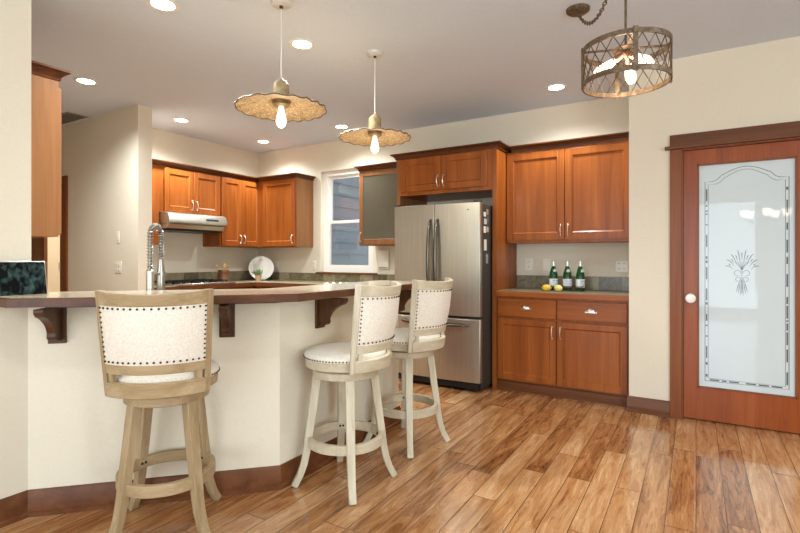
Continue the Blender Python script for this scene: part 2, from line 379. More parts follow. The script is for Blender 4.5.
# rear wall: tall glazed opening, side wall: window opening
struct(MB().bx(-2.83, -2.5, -4.1, -4, 0, H).bx(1.1, 3.1, -4.1, -4, 0, H).bx(-2.5, 1.1, -4.1, -4, 2.45, H).bx(-2.5, 1.1, -4.1, -4, 0, 0.15).build('wall_rear', 'wall'))
struct(MB().bx(3, 3.1, -4, -2.1, 0, H).bx(3, 3.1, 0.9, DY, 0, H).bx(3, 3.1, -2.1, 0.9, 0, 0.5).bx(3, 3.1, -2.1, 0.9, 2.4, H).build('wall_right', 'wall'))
def grille(name, mk):
    o = struct(mk.build(name, 'white')); return o
mb = MB()
for x in (-2.5, -1.3, -0.1, 1.06): mb.bx(x, x+.06, -4.0, -3.94, 0.15, 2.45)
mb.bx(-2.5, 1.12, -4.0, -3.95, 2.40, 2.46).bx(-2.5, 1.12, -4.0, -3.95, 0.14, 0.2)
grille('window_2', mb)
mb = MB()
for y in (-2.1, -0.63, 0.84): mb.bx(2.95, 3.0, y, y+.06, 0.5, 2.4)
mb.bx(2.95, 3.0, -2.1, 0.9, 2.35, 2.41).bx(2.95, 3.0, -2.1, 0.9, 0.49, 0.55)
grille('window_3', mb)

# half wall under the bar
hw = [(-2.705, 1.056), (-1.886, 1.875), (-1.886, 3.08), (-2.006, 3.08), (-2.006, 1.925), (-2.845, 1.085), (-2.83, 1.07), (-2.705, 1.07)]
hw = [(-2.705, 1.056), (-1.886, 1.875), (-1.886, 3.08), (-2.006, 3.08), (-2.006, 1.925), (-2.79, 1.141), (-2.79, 1.07), (-2.705, 1.07)]
struct(MB().poly(hw, 0, 1.006).build('wall_peninsula', 'wall'))

def offset_path(pts, d):
    """offset an open polyline to its right-hand side by d, mitred"""
    P = [Vector((x, y)) for x, y in pts]; out = []
    def nr(a, b): t = (b-a).normalized(); return Vector((t.y, -t.x))
    for i, p in enumerate(P):
        if i == 0: n = nr(P[0], P[1]); out.append(p+n*d)
        elif i == len(P)-1: n = nr(P[-2], P[-1]); out.append(p+n*d)
        else:
            a, c = nr(P[i-1], p), nr(p, P[i+1]); mvec = (a+c).normalized(); out.append(p+mvec*d/max(mvec.dot(a), .2))
    return [(q.x, q.y) for q in out]
def run(mb, path, prof):
    """sweep a profile of (offset, z) along a plan polyline, mitred"""
    cols = [offset_path(path, d) for d, z in prof]
    rings = [[(cols[k][i][0], cols[k][i][1], prof[k][1]) for k in range(len(prof))] for i in range(len(path))]
    return mb.loft(rings)
base_prof = [(0, 0), (0.022, 0), (0.022, 0.018), (0.014, 0.024), (0.014, 0.108), (0.006, 0.122), (0, 0.122)]
struct(run(MB(), [(-2.705, -3.9), (-2.705, 1.056), (-1.886, 1.875), (-1.886, 3.08), (-2.006, 3.08)], base_prof).build('baseboard_peninsula', 'trim'))
struct(run(MB(), [(-0.457, 4.36), (-0.457, DY), (-0.172, DY)], base_prof).build('baseboard_door', 'trim'))
struct(run(MB(), [(dx1+.08, DY), (3.0, DY), (3.0, -3.9)], base_prof).build('baseboard_right', 'trim'))
struct(run(MB(), [(-6.10, 2.77), (-4.715, 2.77), (-4.715, 2.915)], base_prof).build('baseboard_partition', 'trim'))

# door casing with its overhanging lip
struct(MB().bx(-0.171, dx0, DY-.02, DY, 0, 2.045).build('trim_1', 'trim_v', bevel=.003))
struct(MB().bx(dx1, dx1+.08, DY-.02, DY, 0, 2.045).build('trim_2', 'trim_v', bevel=.003))
struct(MB().bx(-0.171, dx1+.08, DY-.024, DY, 2.068, 2.155).bx(-0.205, dx1+.11, DY-.045, DY, 2.045, 2.068).build('trim_3', 'trim', bevel=.003))
struct(MB().bx(dx0, dx0+.01, DY, DY+.12, 0, 2.04).bx(dx1-.01, dx1, DY, DY+.12, 0, 2.04).bx(dx0, dx1, DY, DY+.12, 2.036, 2.045).build('trim_4', 'trim_v'))
# partition doorway casing and its open leaf
cas = struct(MB().bx(-6.25, -6.20, 2.755, 2.93, 0, 2.07).bx(-6.20, -6.10, 2.75, 2.77, 0, 2.155).build('trim_5', 'trim_v'))
for zz in (1.12, 0.3, 1.85): MB().tube([(-6.255, 2.756, zz-.045), (-6.255, 2.756, zz+.045)], .012, 8).build('hinge', 'nickel', cas)
struct(MB().bx(-7.19, -7.1, 2.75, 2.77, 0, 2.155).bx(-7.1, -6.25, 2.75, 2.77, 2.07, 2.155).build('trim_6', 'trim_v'))
d2 = struct(MB().bx(0, .53, 0, .035, .01, 2.04).build('door_2', 'side', loc=(-7.27, 2.80, 0), rz=0))
MB().bx(.45, .53, -.003, .001, .01, 2.04).build('edge_stile', 'trim_v', d2)

# ------------------------------------------------------------------ glazed pantry door
d1 = bpy.data.objects.new('door_1', None); C.objects.link(d1); d1.location = (dx0+.012, DY+.03, 0); struct(d1)
Wd = dx1-dx0-.024
gx0, gx1, gz0, gz1 = 0.008-d1.location.x, 0.600-d1.location.x, 0.245, 1.925
fm = MB().bx(0, gx0, 0, .04, .008, 2.034).bx(gx1, Wd, 0, .04, .008, 2.034).bx(gx0, gx1, 0, .04, .008, gz0).bx(gx0, gx1, 0, .04, gz1, 2.034)
fm.build('door_frame', 'door', d1)
bd = MB()
for a, c in (((gx0, gz0, gx0+.012, gz1)), 0), ((gx1-.012, gz0, gx1, gz1), 0), ((gx0, gz0, gx1, gz0+.012), 0), ((gx0, gz1-.012, gx1, gz1), 0): bd.bx(a[0], a[2], -.004, .012, a[1], a[3])
bd.build('glazing_bead', 'trim_v', d1)
MB().bx(gx0+.001, gx1-.001, .016, .022, gz0+.001, gz1-.001).build('frosted_glass', 'frost', d1)
def flat_line(mb, pts, wd):
    """a flat strip drawn in the pane's plane"""
    P = [Vector((x, z)) for x, z in pts]; L_, R_ = [], []
    for i, p in enumerate(P):
        t = (P[min(i+1, len(P)-1)]-P[max(i-1, 0)]).normalized(); n = Vector((-t.y, t.x)); ww = wd[i] if isinstance(wd, list) else wd
        L_.append(p+n*ww/2); R_.append(p-n*ww/2)
    for i in range(len(P)-1):
        q = [L_[i], R_[i], R_[i+1], L_[i+1]]
        mb.prism([(v.x, .0155, v.y) for v in q], (0, -.0006, 0))
bx0, bx1, bz0 = gx0+.050, gx1-.045, gz0+.055
mbx = MB()
def arch(o):
    a0, a1 = bx0+o, bx1-o; zs, zp = 1.79-o, 1.885-o; cx = (a0+a1)/2; pts = [(a0, bz0+o), (a0, zs), (a0+.05, zs), (a0+.075, zs+.012), (a0+.105, zs+.045)]
    for i in range(13):
        t = -1+i/6; pts.append((cx+t*((a1-a0)/2-.115), zs+.048+(zp-zs-.048)*math.cos(t*PI/2)))
    pts += [(a1-.105, zs+.045), (a1-.075, zs+.012), (a1-.05, zs), (a1, zs), (a1, bz0+o), (a0, bz0+o)]
    return pts
flat_line(mbx, arch(0), .004); flat_line(mbx, arch(.020), .003)
# key-like ticks between the two lines
rnd = random.Random(3)
for side in (bx0+.010, bx1-.010):
    z = bz0+.03
    while z < 1.74:
        hgt = rnd.choice((.010, .02, .05, .09)); flat_line(mbx, [(side, z), (side, z+hgt)], .012 if hgt < .03 else .009); z += hgt+rnd.choice((.012, .03, .07))
x = bx0+.03
while x < bx1-.08:
    ww = rnd.choice((.01, .03, .06)); flat_line(mbx, [(x, bz0+.010), (x+ww, bz0+.010)], .010); x += ww+rnd.choice((.015, .04))
mbx.build('etched_border', 'ink', d1)
sp_ = MB(); cxs, czs = 0.285-d1.location.x, 1.13
for i in range(15):
    a = R(-78+i*156/14); r0 = .070+.022*(i % 2); r1 = .175-.03*(i % 2)-.045*abs(i-7)/7
    flat_line(sp_, [(cxs+math.sin(a)*(r0+(r1-r0)*t)*.80, czs-.015+math.cos(a*.9)*(r0+(r1-r0)*t)+.012*math.sin(t*PI)) for t in (0, .25, .5, .75, 1)], [.002, .004, .006, .006, .002])
for i in range(9):
    a = R(-60+i*15); flat_line(sp_, [(cxs+math.sin(a*(.4+.6*t))*.062*t*.8, czs+.0+.062*t) for t in (0, .5, 1)], .002)
for i in range(6):
    a = R(-24+i*48/5); L2 = .17-.03*abs(i-2.5)/2.5
    flat_line(sp_, [(cxs+math.sin(a)*L2*t*.6, czs-.02-L2*t) for t in (.3, .5, .65, .85, 1)], [.002, .003, .005, .004, .001])
for sgn in (-1, 1):
    for zc, rr in ((-.02, .020), (-.065, .016)):
        flat_line(sp_, [(cxs+sgn*(.006+rr-rr*math.cos(t)), czs+zc+rr*math.sin(t)) for t in [k*.45 for k in range(12)]], .003)
flat_line(sp_, [(cxs, czs-.17), (cxs, czs+.05)], .003)
sp_.build('etched_spray', 'spray', d1)
kn = MB().lathe([(.0, 0), (.026, 0), (.028, -.006), (.012, -.012), (.011, -.030), (.024, -.036), (.030, -.048), (.026, -.060), (0, -.064)], 20, rot=Matrix.Rotation(R(-90), 3, 'X'))
kn.build('door_knob', 'ceramic', d1, loc=(0.045, 0, 0.918)).scale = (1.2, 1.2, 1.2)
# (lathe axis turned so that the knob projects towards the room)

# ------------------------------------------------------------------ kitchen window and what stands outside
win = bpy.data.objects.new('window_1', None); C.objects.link(win); struct(win); win.location = (wx0, YB, wz0)
ww_, wh_ = wx1-wx0, wz1-wz0
f0 = .075
fr = MB().bx(0, f0, .05, .12, 0, wh_).bx(ww_-f0, ww_, .05, .12, 0, wh_).bx(f0, ww_-f0, .05, .12, 0, .06).bx(f0, ww_-f0, .05, .12, wh_-.06, wh_)
fr.build('window_frame', 'white', win)
zm = 1.685-wz0
def sash(z0, z1, y0):
    s_ = .035
    sm = MB().bx(f0, f0+s_, y0, y0+.03, z0, z1).bx(ww_-f0-s_, ww_-f0, y0, y0+.03, z0, z1).bx(f0+s_, ww_-f0-s_, y0, y0+.03, z0, z0+s_).bx(f0+s_, ww_-f0-s_, y0, y0+.03, z1-s_, z1)
    so = sm.build('sash', 'white', win)
    MB().bx(f0+s_, ww_-f0-s_, y0+.012, y0+.018, z0+s_, z1-s_).build('pane', 'pane', so)
sash(.06, zm+.025, .052); sash(zm-.01, wh_-.06, .086)
MB().bx(-.07, ww_+.06, -.03, .05, -.022, 0).build('window_sill', 'trim', win, bevel=.003)
# neighbouring lap-sided wall seen through it
mb = MB(); EX = .185
for i in range(22):
    z = -.2+i*EX; X0 = -4.80
    mb.prism([(X0, 5.25, z), (X0+.022, 5.25, z), (X0+.006, 5.25, z+EX+.01), (X0, 5.25, z+EX+.01)], (0, 7, 0))
ho = thing('neighbouring_house', 'blue grey lap sided house wall seen through the kitchen window', 'house', (0, 0, 0))
mb.build('lap_siding', 'siding', ho)
MB().bx(-5.0, -4.801, 5.25, 12.2, -.2, 3.9).build('sheathing', 'soffit', ho)

# ------------------------------------------------------------------ cabinets
def shaker(w_, h_, rail=.058, t=.02):
    """frame and recessed flat panel; local x 0..w, z 0..h, front at y=-t"""
    m_ = MB().bx(0, rail, -t, 0, 0, h_).bx(w_-rail, w_, -t, 0, 0, h_).bx(rail, w_-rail, -t, 0, 0, rail).bx(rail, w_-rail, -t, 0, h_-rail, h_)
    # sloped inner moulding + panel
    a, k = rail, .012
    m_.add([(a, -t, a), (w_-a, -t, a), (w_-a, -t, h_-a), (a, -t, h_-a), (a+k, -t+.010, a+k), (w_-a-k, -t+.010, a+k), (w_-a-k, -t+.010, h_-a-k), (a+k, -t+.010, h_-a-k)],
           [(0, 1, 5, 4), (1, 2, 6, 5), (2, 3, 7, 6), (3, 0, 4, 7), (4, 5, 6, 7)])
    return m_
def pull(ln=.10):
    m_ = MB(); pts = []
    for i in range(13):
        t = i/12; pts.append((0, -.012-.020*math.sin(PI*t)**.6, (t-.5)*ln))
    m_.tube(pts, [.0065-.002*math.sin(PI*i/12) for i in range(13)], 10)
    for s_ in (-1, 1):
        m_.lathe([(.004, 0), (.009, 0), (.008, .008), (.005, .016), (0, .018)], 12, c=(0, 0, s_*ln/2), rot=Matrix.Rotation(R(90), 3, 'X'))
        m_.ball((0, -.014, s_*(ln/2+.002)), .0085, 10, 6)
    return m_
def cup():
    m_ = MB(); rings = []
    for i in range(7):
        a = PI/2*i/6
        rings.append([(-.045*math.cos(PI*j/12)*math.cos(a*.25), -.026*math.sin(a)*math.sin(PI*j/12)-.001, .004+.034*math.sin(PI*j/12)*math.cos(a)) for j in range(13)])
    vs = [p for r in rings for p in r]; fs = []
    for i in range(6):
        for j in range(12): fs.append((i*13+j, i*13+j+1, (i+1)*13+j+1, (i+1)*13+j))
    m_.add(vs, fs); m_.bx(-.047, .047, -.003, 0, -.002, .008)
    return m_
def crown(m_, x0, x1, y0, y1, z, l, r, h=.055, pr=.05, bot=.0):
    prof = [(0, 0), (.010, 0), (.012, h*.3), (pr*.55, h*.62), (pr*.9, h*.8), (pr, h*.82), (pr, h)]
    m_.loft([[(x0-l*d, y0-d, z+q), (x1+r*d, y0-d, z+q), (x1+r*d, y1, z+q), (x0-l*d, y1, z+q)] for d, q in prof])
def add_door(root, x0, x1, z0, z1, side=None, hz='low', mat='cherry', pan=None, pl=.10, rail=.058):
    o = shaker(x1-x0, z1-z0, rail).build('door', mat, root, loc=(x0, 0, z0), bevel=.002, seg=1)
    if side is not None:
        hx = .030 if side == 'l' else (x1-x0)-.030
        hzz = .085 if hz == 'low' else (z1-z0)-.095
        pull(pl).build('handle', 'nickel', o, loc=(hx, -.02, hzz))
    if pan:
        MB().bx(rail+.002, x1-x0-rail-.002, -.016, -.008, rail+.002, z1-z0-rail-.002).build('glass_panel', pan, o)
    return o
def cab(name, label, cat, loc, rz, W_, D_, z0, z1, sidemat='cherry', group=None):
    t = thing(name, label, cat, loc, rz, group)
    return t
def body(t, W_, D_, z0, z1, mat='cherry', nm='body'):
    return MB().bx(0, W_, 0, D_, z0, z1).build(nm, mat, t, bevel=.002, seg=1)

UB, UT = 1.365, 2.25
# --- hood wall (front faces +X): local x runs along +Y
t = thing('wall_cabinet', 'short two-door cherry wall cabinet right above the range hood', 'cabinet', (-5.10, 3.135, 0), R(90))
MB().bx(0, .10, 0, .33, UB, UT).bx(.10, .905, 0, .33, 1.735, UT).build('body', 'cherry', t, bevel=.002)
add_door(t, .155, .527, 1.75, 2.235, 'r'); add_door(t, .531, .898, 1.75, 2.235, 'l')
m_ = MB(); crown(m_, 0, .905, 0, .33, UT, 0, 0); m_.build('crown_moulding', 'crown', t)
t = thing('wall_cabinet', 'tall two-door cherry wall cabinet in the corner beside the range hood', 'cabinet', (-5.10, 4.042, 0), R(90))
MB().bx(0, .925, 0, .33, UB, UT).build('body', 'cherry', t, bevel=.002)
add_door(t, .018, .333, 1.378, 2.235, 'r'); add_door(t, .337, .652, 1.378, 2.235, 'l')
m_ = MB(); crown(m_, 0, .925, 0, .33, UT, 0, 0); m_.build('crown_moulding', 'crown', t)
# --- back wall corner unit
t = thing('wall_cabinet', 'single-door cherry wall cabinet between the corner and the kitchen window', 'cabinet', (-5.098, 4.64, 0), 0)
MB().bx(0, .715, 0, .33, UB, UT).build('body', 'cherry', t, bevel=.002)
MB().bx(.7151, .719, .012, .33, UB, UT).build('side_panel', 'side', t)
add_door(t, .145, .708, 1.378, 2.235, 'r')
m_ = MB(); crown(m_, .05, .715, 0, .33, UT, 0, 1); m_.build('crown_moulding', 'crown', t)
# --- dark glass unit beside the fridge
t = thing('wall_cabinet', 'cherry wall cabinet with a dark glass door between window and refrigerator', 'cabinet', (-3.375, 4.64, 0), 0)
MB().bx(0, .66, 0, .33, UB, 2.235).build('body', 'side', t, bevel=.002)
add_door(t, .008, .60, 1.378, 2.225, 'l', mat='side', pan='darkglass', rail=.055)
m_ = MB(); crown(m_, 0, .66, 0, .33, 2.235, 1, 0); m_.build('crown_moulding', 'crown', t)
# --- over-fridge unit with tall end panels
t = thing('fridge_surround_cabinet', 'cherry cabinet over the refrigerator with tall end panels to the floor', 'cabinet', (-2.70, 4.37, 0), 0)
MB().bx(.045, 1.060, 0, .595, 1.865, UT).build('body', 'cherry', t, bevel=.002)
MB().bx(1.060, 1.105, 0, .595, 0, UT).build('end_panel', 'cherry', t, bevel=.002)
MB().bx(0, .045, 0, .595, 0, UT).build('end_panel', 'side', t, bevel=.002)
add_door(t, .065, .530, 1.905, 2.238, 'r'); add_door(t, .534, 1.010, 1.905, 2.238, 'l')
m_ = MB(); crown(m_, 0, 1.105, 0, .595, UT, 1, 1); m_.build('crown_moulding', 'crown', t)
# --- buffet uppers
t = thing('wall_cabinet', 'large two-door cherry wall cabinet over the buffet counter', 'cabinet', (-1.593, 4.64, 0), 0)
MB().bx(0, 1.131, 0, .33, UB, UT).build('body', 'cherry', t, bevel=.002)
add_door(t, .008, .556, 1.392, 2.225, 'r', rail=.062); add_door(t, .562, 1.122, 1.392, 2.225, 'l', rail=.062)
m_ = MB(); crown(m_, .052, 1.131, 0, .33, UT, 0, 0); m_.build('crown_moulding', 'crown', t)
# --- buffet base
t = thing('base_cabinet', 'cherry buffet base cabinet with two drawers over two doors', 'cabinet', (-1.593, 4.37, 0), 0)
MB().bx(0, 1.131, 0, .595, .09, .868).build('body', 'cherry', t, bevel=.002)
MB().bx(0.0, 1.131, .018, .595, 0, .09).bx(0, 1.131, -.006, .018, 0, .02).bx(0, 1.131, .004, .018, .02, .075).build('toe_kick', 'trim', t)
for x0, x1 in ((.012, .545), (.555, 1.114)):
    d_ = MB().bx(0, x1-x0, -.02, 0, 0, .165).build('drawer', 'cherry_h', t, loc=(x0, 0, .682), bevel=.004)
    cup().build('cup_pull', 'nickel', d_, loc=((x1-x0)/2+.0, -.02, .075))
add_door(t, .012, .545, .108, .660, 'r', 'high', rail=.05); add_door(t, .555, 1.114, .108, .660, 'l', 'high', rail=.05)
ct = thing('buffet_countertop', 'stone tile countertop with a wood nosing over the buffet drawers', 'countertop', (-1.594, 4.345, .868))
MB().bx(0, 1.132, .025, .625, 0, .046).build('slab', 'counter', ct)
MB().bx(0, 1.132, -.008, .025, -.002, .044).build('nosing', 'cherry_h', ct, bevel=.004)
tag(MB().bx(0, 1.130, 0, .016, 0, .128).build('tile_backsplash', 'splash', loc=(-1.593, 4.954, .914)), 'slate tile backsplash strip behind the green bottles', 'backsplash')

# --- cabinet on the near side wall, front faces +Y
t = thing('wall_cabinet', 'wall cabinet with a plain side panel at the edge of the near wall', 'cabinet', (-3.21, 1.405, 0), R(180))
MB().bx(0, .75, 0, .335, 1.345, 2.262).build('body', 'side', t, bevel=.002)
MB().bx(-.004, 0, -.0, .27, 1.345, 2.262).build('side_panel', 'side', t)
add_door(t, .004, .37, 1.36, 2.225, 'r', mat='side'); add_door(t, .376, .742, 1.36, 2.225, 'l', mat='side')
m_ = MB(); crown(m_, 0, .75, 0, .335, 2.262, 1, 0, h=.06); m_.build('crown_moulding', 'crown', t)

# --- hidden base runs that carry the kitchen counters
t = thing('base_cabinet', 'cherry base cabinets along the hood wall under the cooktop', 'cabinet', (-4.82, 3.0, 0), R(90))
MB().bx(0, 1.33, 0, .60, .09, .868).build('body', 'cherry', t); MB().bx(0, 1.33, .05, .60, 0, .09).build('toe_kick', 'trim', t)
for i in range(3): add_door(t, .02+i*.43, .43+i*.43, .11, .85, 'r', 'high')
t = thing('base_cabinet', 'cherry base cabinets under the kitchen window counter', 'cabinet', (-5.42, 4.37, 0), 0)
MB().bx(0, 2.71, 0, .59, .09, .868).build('body', 'cherry', t); MB().bx(0, 2.71, .05, .59, 0, .09).build('toe_kick', 'trim', t)
for i in range(4): add_door(t, .70+i*.50, 1.185+i*.50, .11, .85, 'l', 'high')
k1 = [(XL+.002, 2.92), (-4.79, 2.92), (-4.79, 4.34), (-2.703, 4.34), (-2.703, YB-.002), (XL+.002, YB-.002)]
kc = thing('kitchen_countertop', 'L-shaped kitchen countertop running under the hood and the window', 'countertop', (0, 0, .87))
MB().poly(k1, 0, .044).build('slab', 'counter', kc)
run(MB(), [(-4.79, 2.92), (-4.79, 4.34), (-2.703, 4.34)], [(0, -.006), (.022, -.006), (.022, .043), (0, .043)]).build('nosing', 'trim', kc)
t = thing('tile_backsplash', 'slate tile backsplash strip around the kitchen corner and under the window', 'backsplash', (0, 0, .915))
MB().bx(XL+.001, -2.71, YB-.016, YB-.001, 0, .105).build('window_run', 'splash', t)
hb = MB().bx(0, 1.98, 0, .014, 0, .125).build('hood_run', 'splash', t, loc=(XL+.016, 2.96, 0), rz=R(90))
# sink counter behind the bar
inn = [(-2.006, 3.075), (-2.006, 1.925), (-2.79, 1.141)]
a_ = offset_path(inn, .002); o_ = offset_path(inn, .62)
sc_ = thing('sink_countertop', 'lower sink countertop on the kitchen side of the bar', 'countertop', (0, 0, .87))
MB().poly([a_[0], a_[1], (-2.79-.002, 1.141), (-2.79, 1.09), (-3.35, 1.09), (-3.35, 1.46), o_[1], o_[0]], 0, .044).build('slab', 'counter', sc_)
oc = offset_path(inn, .58)
t = thing('base_cabinet', 'cherry base cabinet under the sink counter behind the bar', 'cabinet', (0, 0, 0))
MB().poly([a_[0], a_[1], (-2.80, 1.135), (-2.80, 1.09), (-3.33, 1.09), (-3.33, 1.42), oc[1], oc[0]], .09, .869).build('body', 'cherry', t)
ok_ = offset_path(inn, .52)
MB().poly([a_[0], a_[1], (-2.80, 1.135), (-2.80, 1.09), (-3.28, 1.09), (-3.28, 1.38), ok_[1], ok_[0]], 0, .09).build('toe_kick', 'trim', t)

# ------------------------------------------------------------------ bar top and corbels
bar = thing('bar_counter', 'raised angled bar top with a wood edge on the peninsula half wall', 'bar counter', (0, 0, 1.008))
bo = [(-2.704, .90), (-2.50, .90), (-1.646, 1.754), (-1.646, 3.20), (-2.10, 3.20), (-2.10, 1.964), (-2.815, 1.249), (-2.815, 1.073), (-2.704, 1.073)]
edge_path = [(-2.704, .90), (-2.50, .90), (-1.646, 1.754), (-1.646, 3.20), (-2.10, 3.20)]
ins = offset_path(edge_path, -.022)
ins[0] = (-2.704, ins[0][1]); ins[-1] = (-2.10, ins[-1][1])
MB().poly(ins + bo[5:], 0.002, .038).build('slab', 'granite', bar)
run(MB(), ins, [(0, -.0005), (.022, -.0005), (.022, .034), (.018, .038), (0, .038)]).build('edge_band', 'bar_edge', bar)
sub = offset_path([(-2.704, .99), (-2.54, .99), (-1.70, 1.80), (-1.70, 3.15), (-1.885, 3.15)], -.06)
MB().poly([(-2.60, 1.16), (-2.50, 1.058), (-1.80, 1.758), (-1.80, 3.0), (-1.885, 3.0), (-1.885, 1.876)], -.014, -.0006).build('subtop_cleat', 'black', bar)

def corbel(label, x, y, rz):
    """local: +x points away from the wall, z down from the bar underside"""
    t = thing('corbel', label, 'bracket', (x, y, 0), rz, None)
    MB().bx(0, .016, -.038, .038, .812, .992).build('back_plate', 'corbel', t, bevel=.003)
    prof = [(.016, .992), (.20, .992), (.20, .975), (.185, .958)]
    for i in range(1, 10):
        q = i/10; prof.append((.185-.115*math.sin(q*PI/2)**.8, .958-.085*q-.02*q*q))
    prof += [(.075, .850), (.066, .838), (.052, .832), (.04, .836), (.04, .828), (.016, .828)]
    MB().prism([(a, -.02, z) for a, z in prof], (0, .04, 0)).build('scroll_bracket', 'corbel', t, bevel=.003)
    for s_ in (-1, 1):
        MB().lathe([(0, 0), (.005, 0), (.005, .002), (0, .003)], 10, rot=Matrix.Rotation(R(90), 3, 'Y')).build('screw', 'black', t, loc=(.016, s_*.029, .838))
    return t
corbel('carved wood corbel under the bar end near the tablet', -2.616, 1.145, R(-45))
corbel('carved wood corbel just beside the stool nearest the camera', -2.072, 1.689, R(-45))
corbel('carved wood corbel on the return wall just past the bar corner', -1.886, 2.19, 0)
corbel('carved wood corbel at the refrigerator end of the bar', -1.886, 3.035, 0)

# ------------------------------------------------------------------ range hood, cooktop
t = thing('range_hood', 'stainless under-cabinet range hood above the cooktop', 'range hood', (XL+.005, 3.245, 0))
prof = [(0, 1.734), (.43, 1.734), (.475, 1.715), (.50, 1.635), (.50, 1.615), (.475, 1.60), (0, 1.60)]
MB().prism([(a, 0, z) for a, z in prof], (0, .775, 0)).build('shell', 'steel', t, bevel=.004)
MB().prism([(0, .01, 1.60), (.45, .01, 1.60), (.43, .01, 1.55), (0, .01, 1.535)], (0, .755, 0)).build('filter_tray', 'steel_h', t, bevel=.003)
MB().obox((.4935, .56, 1.668), .004, .17, .022, Matrix.Rotation(R(17), 3, 'Y').inverted()).build('control_strip', 'black', t)
MB().bx(.02, .44, .012, .762, 1.528, 1.536).build('grease_edge', 'black', t)
t = thing('cooktop', 'gas cooktop with black grates set under the range hood', 'cooktop', (XL+.08, 3.24, .9145))
MB().bx(0, .585, 0, .77, 0, .012).bx(.56, .585, 0, .77, .012, .022).build('steel_pan', 'steel_h', t, bevel=.004)
for k in range(3):
    m_ = MB(); y0 = .02+k*.245
    for a in (0, .115, .225): m_.bx(.02, .46, y0+a, y0+a+.012, .030, .042)
    for a in (.02, .16, .30, .448): m_.bx(a, a+.012, y0, y0+.237, .030, .042)
    for a in (.02, .448):
        for c_ in (0, .225): m_.bx(a, a+.012, y0+c_, y0+c_+.012, .012, .03)
    m_.build('grate', 'black', t)
for y in (.14, .385, .63):
    for x in (.13, .35): MB().lathe([(0, .012), (.04, .012), (.045, .02), (.03, .027), (0, .028)], 16).build('burner', 'black', t, loc=(x, y, 0))
for y in (.12, .25, .385, .52, .65): MB().lathe([(0, .012), (.018, .012), (.016, .03), (0, .031)], 14).build('knob', 'black', t, loc=(.505, y, 0))

# ------------------------------------------------------------------ refrigerator
t = thing('refrigerator', 'stainless french-door refrigerator with a bottom freezer drawer', 'refrigerator', (-2.555, 4.08, 0))
FW = .905
MB().bx(.004, FW-.004, .075, .80, .03, 1.715).build('cabinet_body', 'fridge_side', t, bevel=.006)
MB().bx(.02, FW-.02, .03, .075, .03, .085).build('toe_grille', 'black', t)
def fdoor(x0, x1, z0, z1, nm):
    n = 10; prof = []
    for i in range(n+1):
        u_ = i/n; prof.append((x0+(x1-x0)*u_, -.0+.018*(2*(x0+(x1-x0)*u_)/FW-1)**2))
    pts = [(x, y, z0) for x, y in prof]+[(x1, .072, z0), (x0, .072, z0)]
    return MB().prism(pts, (0, 0, z1-z0)).build(nm, 'steel', t, bevel=.006)
ld = fdoor(0, FW/2-.002, .688, 1.727, 'door'); rd = fdoor(FW/2+.002, FW, .688, 1.727, 'door'); fz = fdoor(0, FW, .09, .664, 'freezer_drawer')
for dd, xc in ((ld, FW/2-.040), (rd, FW/2+.036)):
    pts = []
    for i in range(17):
        q = i/16; pts.append((xc, .004-.062*math.sin(PI*q)**.45, .80+.78*q))
    MB().tube(pts, [.014+.004*math.sin(PI*i/16) for i in range(17)], 12).build('handle', 'handle', dd)
pts = [(.10+.70*i/16, .008-.062*math.sin(PI*i/16)**.45, .615-.012*math.sin(PI*i/16)) for i in range(17)]
MB().tube(pts, [.014+.004*math.sin(PI*i/16) for i in range(17)], 12).build('handle', 'handle', fz)
MB().bx(.0, .06, .01, .07, 1.727, 1.74).build('hinge_cover', 'fridge_side', t); MB().bx(FW-.06, FW, .01, .07, 1.727, 1.74).build('hinge_cover', 'fridge_side', t)
MB().lathe([(0, 0), (.016, 0), (.014, .003), (0, .004)], 16, rot=Matrix.Rotation(R(90), 3, 'X'), sy=.5).build('badge', 'handle', rd, loc=(FW-.12, .013, 1.66))
# things stuck on its side
sx = -2.555+FW-.004
cols = [srgb(226, 220, 206), srgb(168, 130, 96), srgb(200, 196, 186), srgb(110, 96, 84), srgb(230, 226, 214), srgb(190, 160, 130), srgb(222, 214, 196), srgb(150, 150, 146)]
mag = [(.02, 1.60, .05, .04, 'small off-white card magnet at the top of the refrigerator side'), (.085, 1.62, .05, .05, 'tan square magnet beside the topmost white card'),
       (.03, 1.53, .06, .05, 'pale grey photo magnet under the topmost white card'), (.10, 1.545, .04, .06, 'dark brown photo magnet on the refrigerator side'),
       (.02, 1.45, .05, .06, 'white note magnet in the middle of the side'), (.085, 1.46, .055, .05, 'light brown photo magnet beside the middle white note'),
       (.03, 1.29, .06, .10, 'cream paper sheet hanging lowest but one on the refrigerator side'), (.075, 1.17, .05, .085, 'grey tag hanging lowest on the refrigerator side')]
for k, (y, z, a, c_, lb) in enumerate(mag):
    mt = plain('magnet_colour', cols[k], .5)
    tag(MB().bx(0, .004, 0, a, 0, c_).build('fridge_magnet', mt, loc=(sx+.0002, 4.165+y, z)), lb, 'magnet', 'magnets and papers on the refrigerator side')

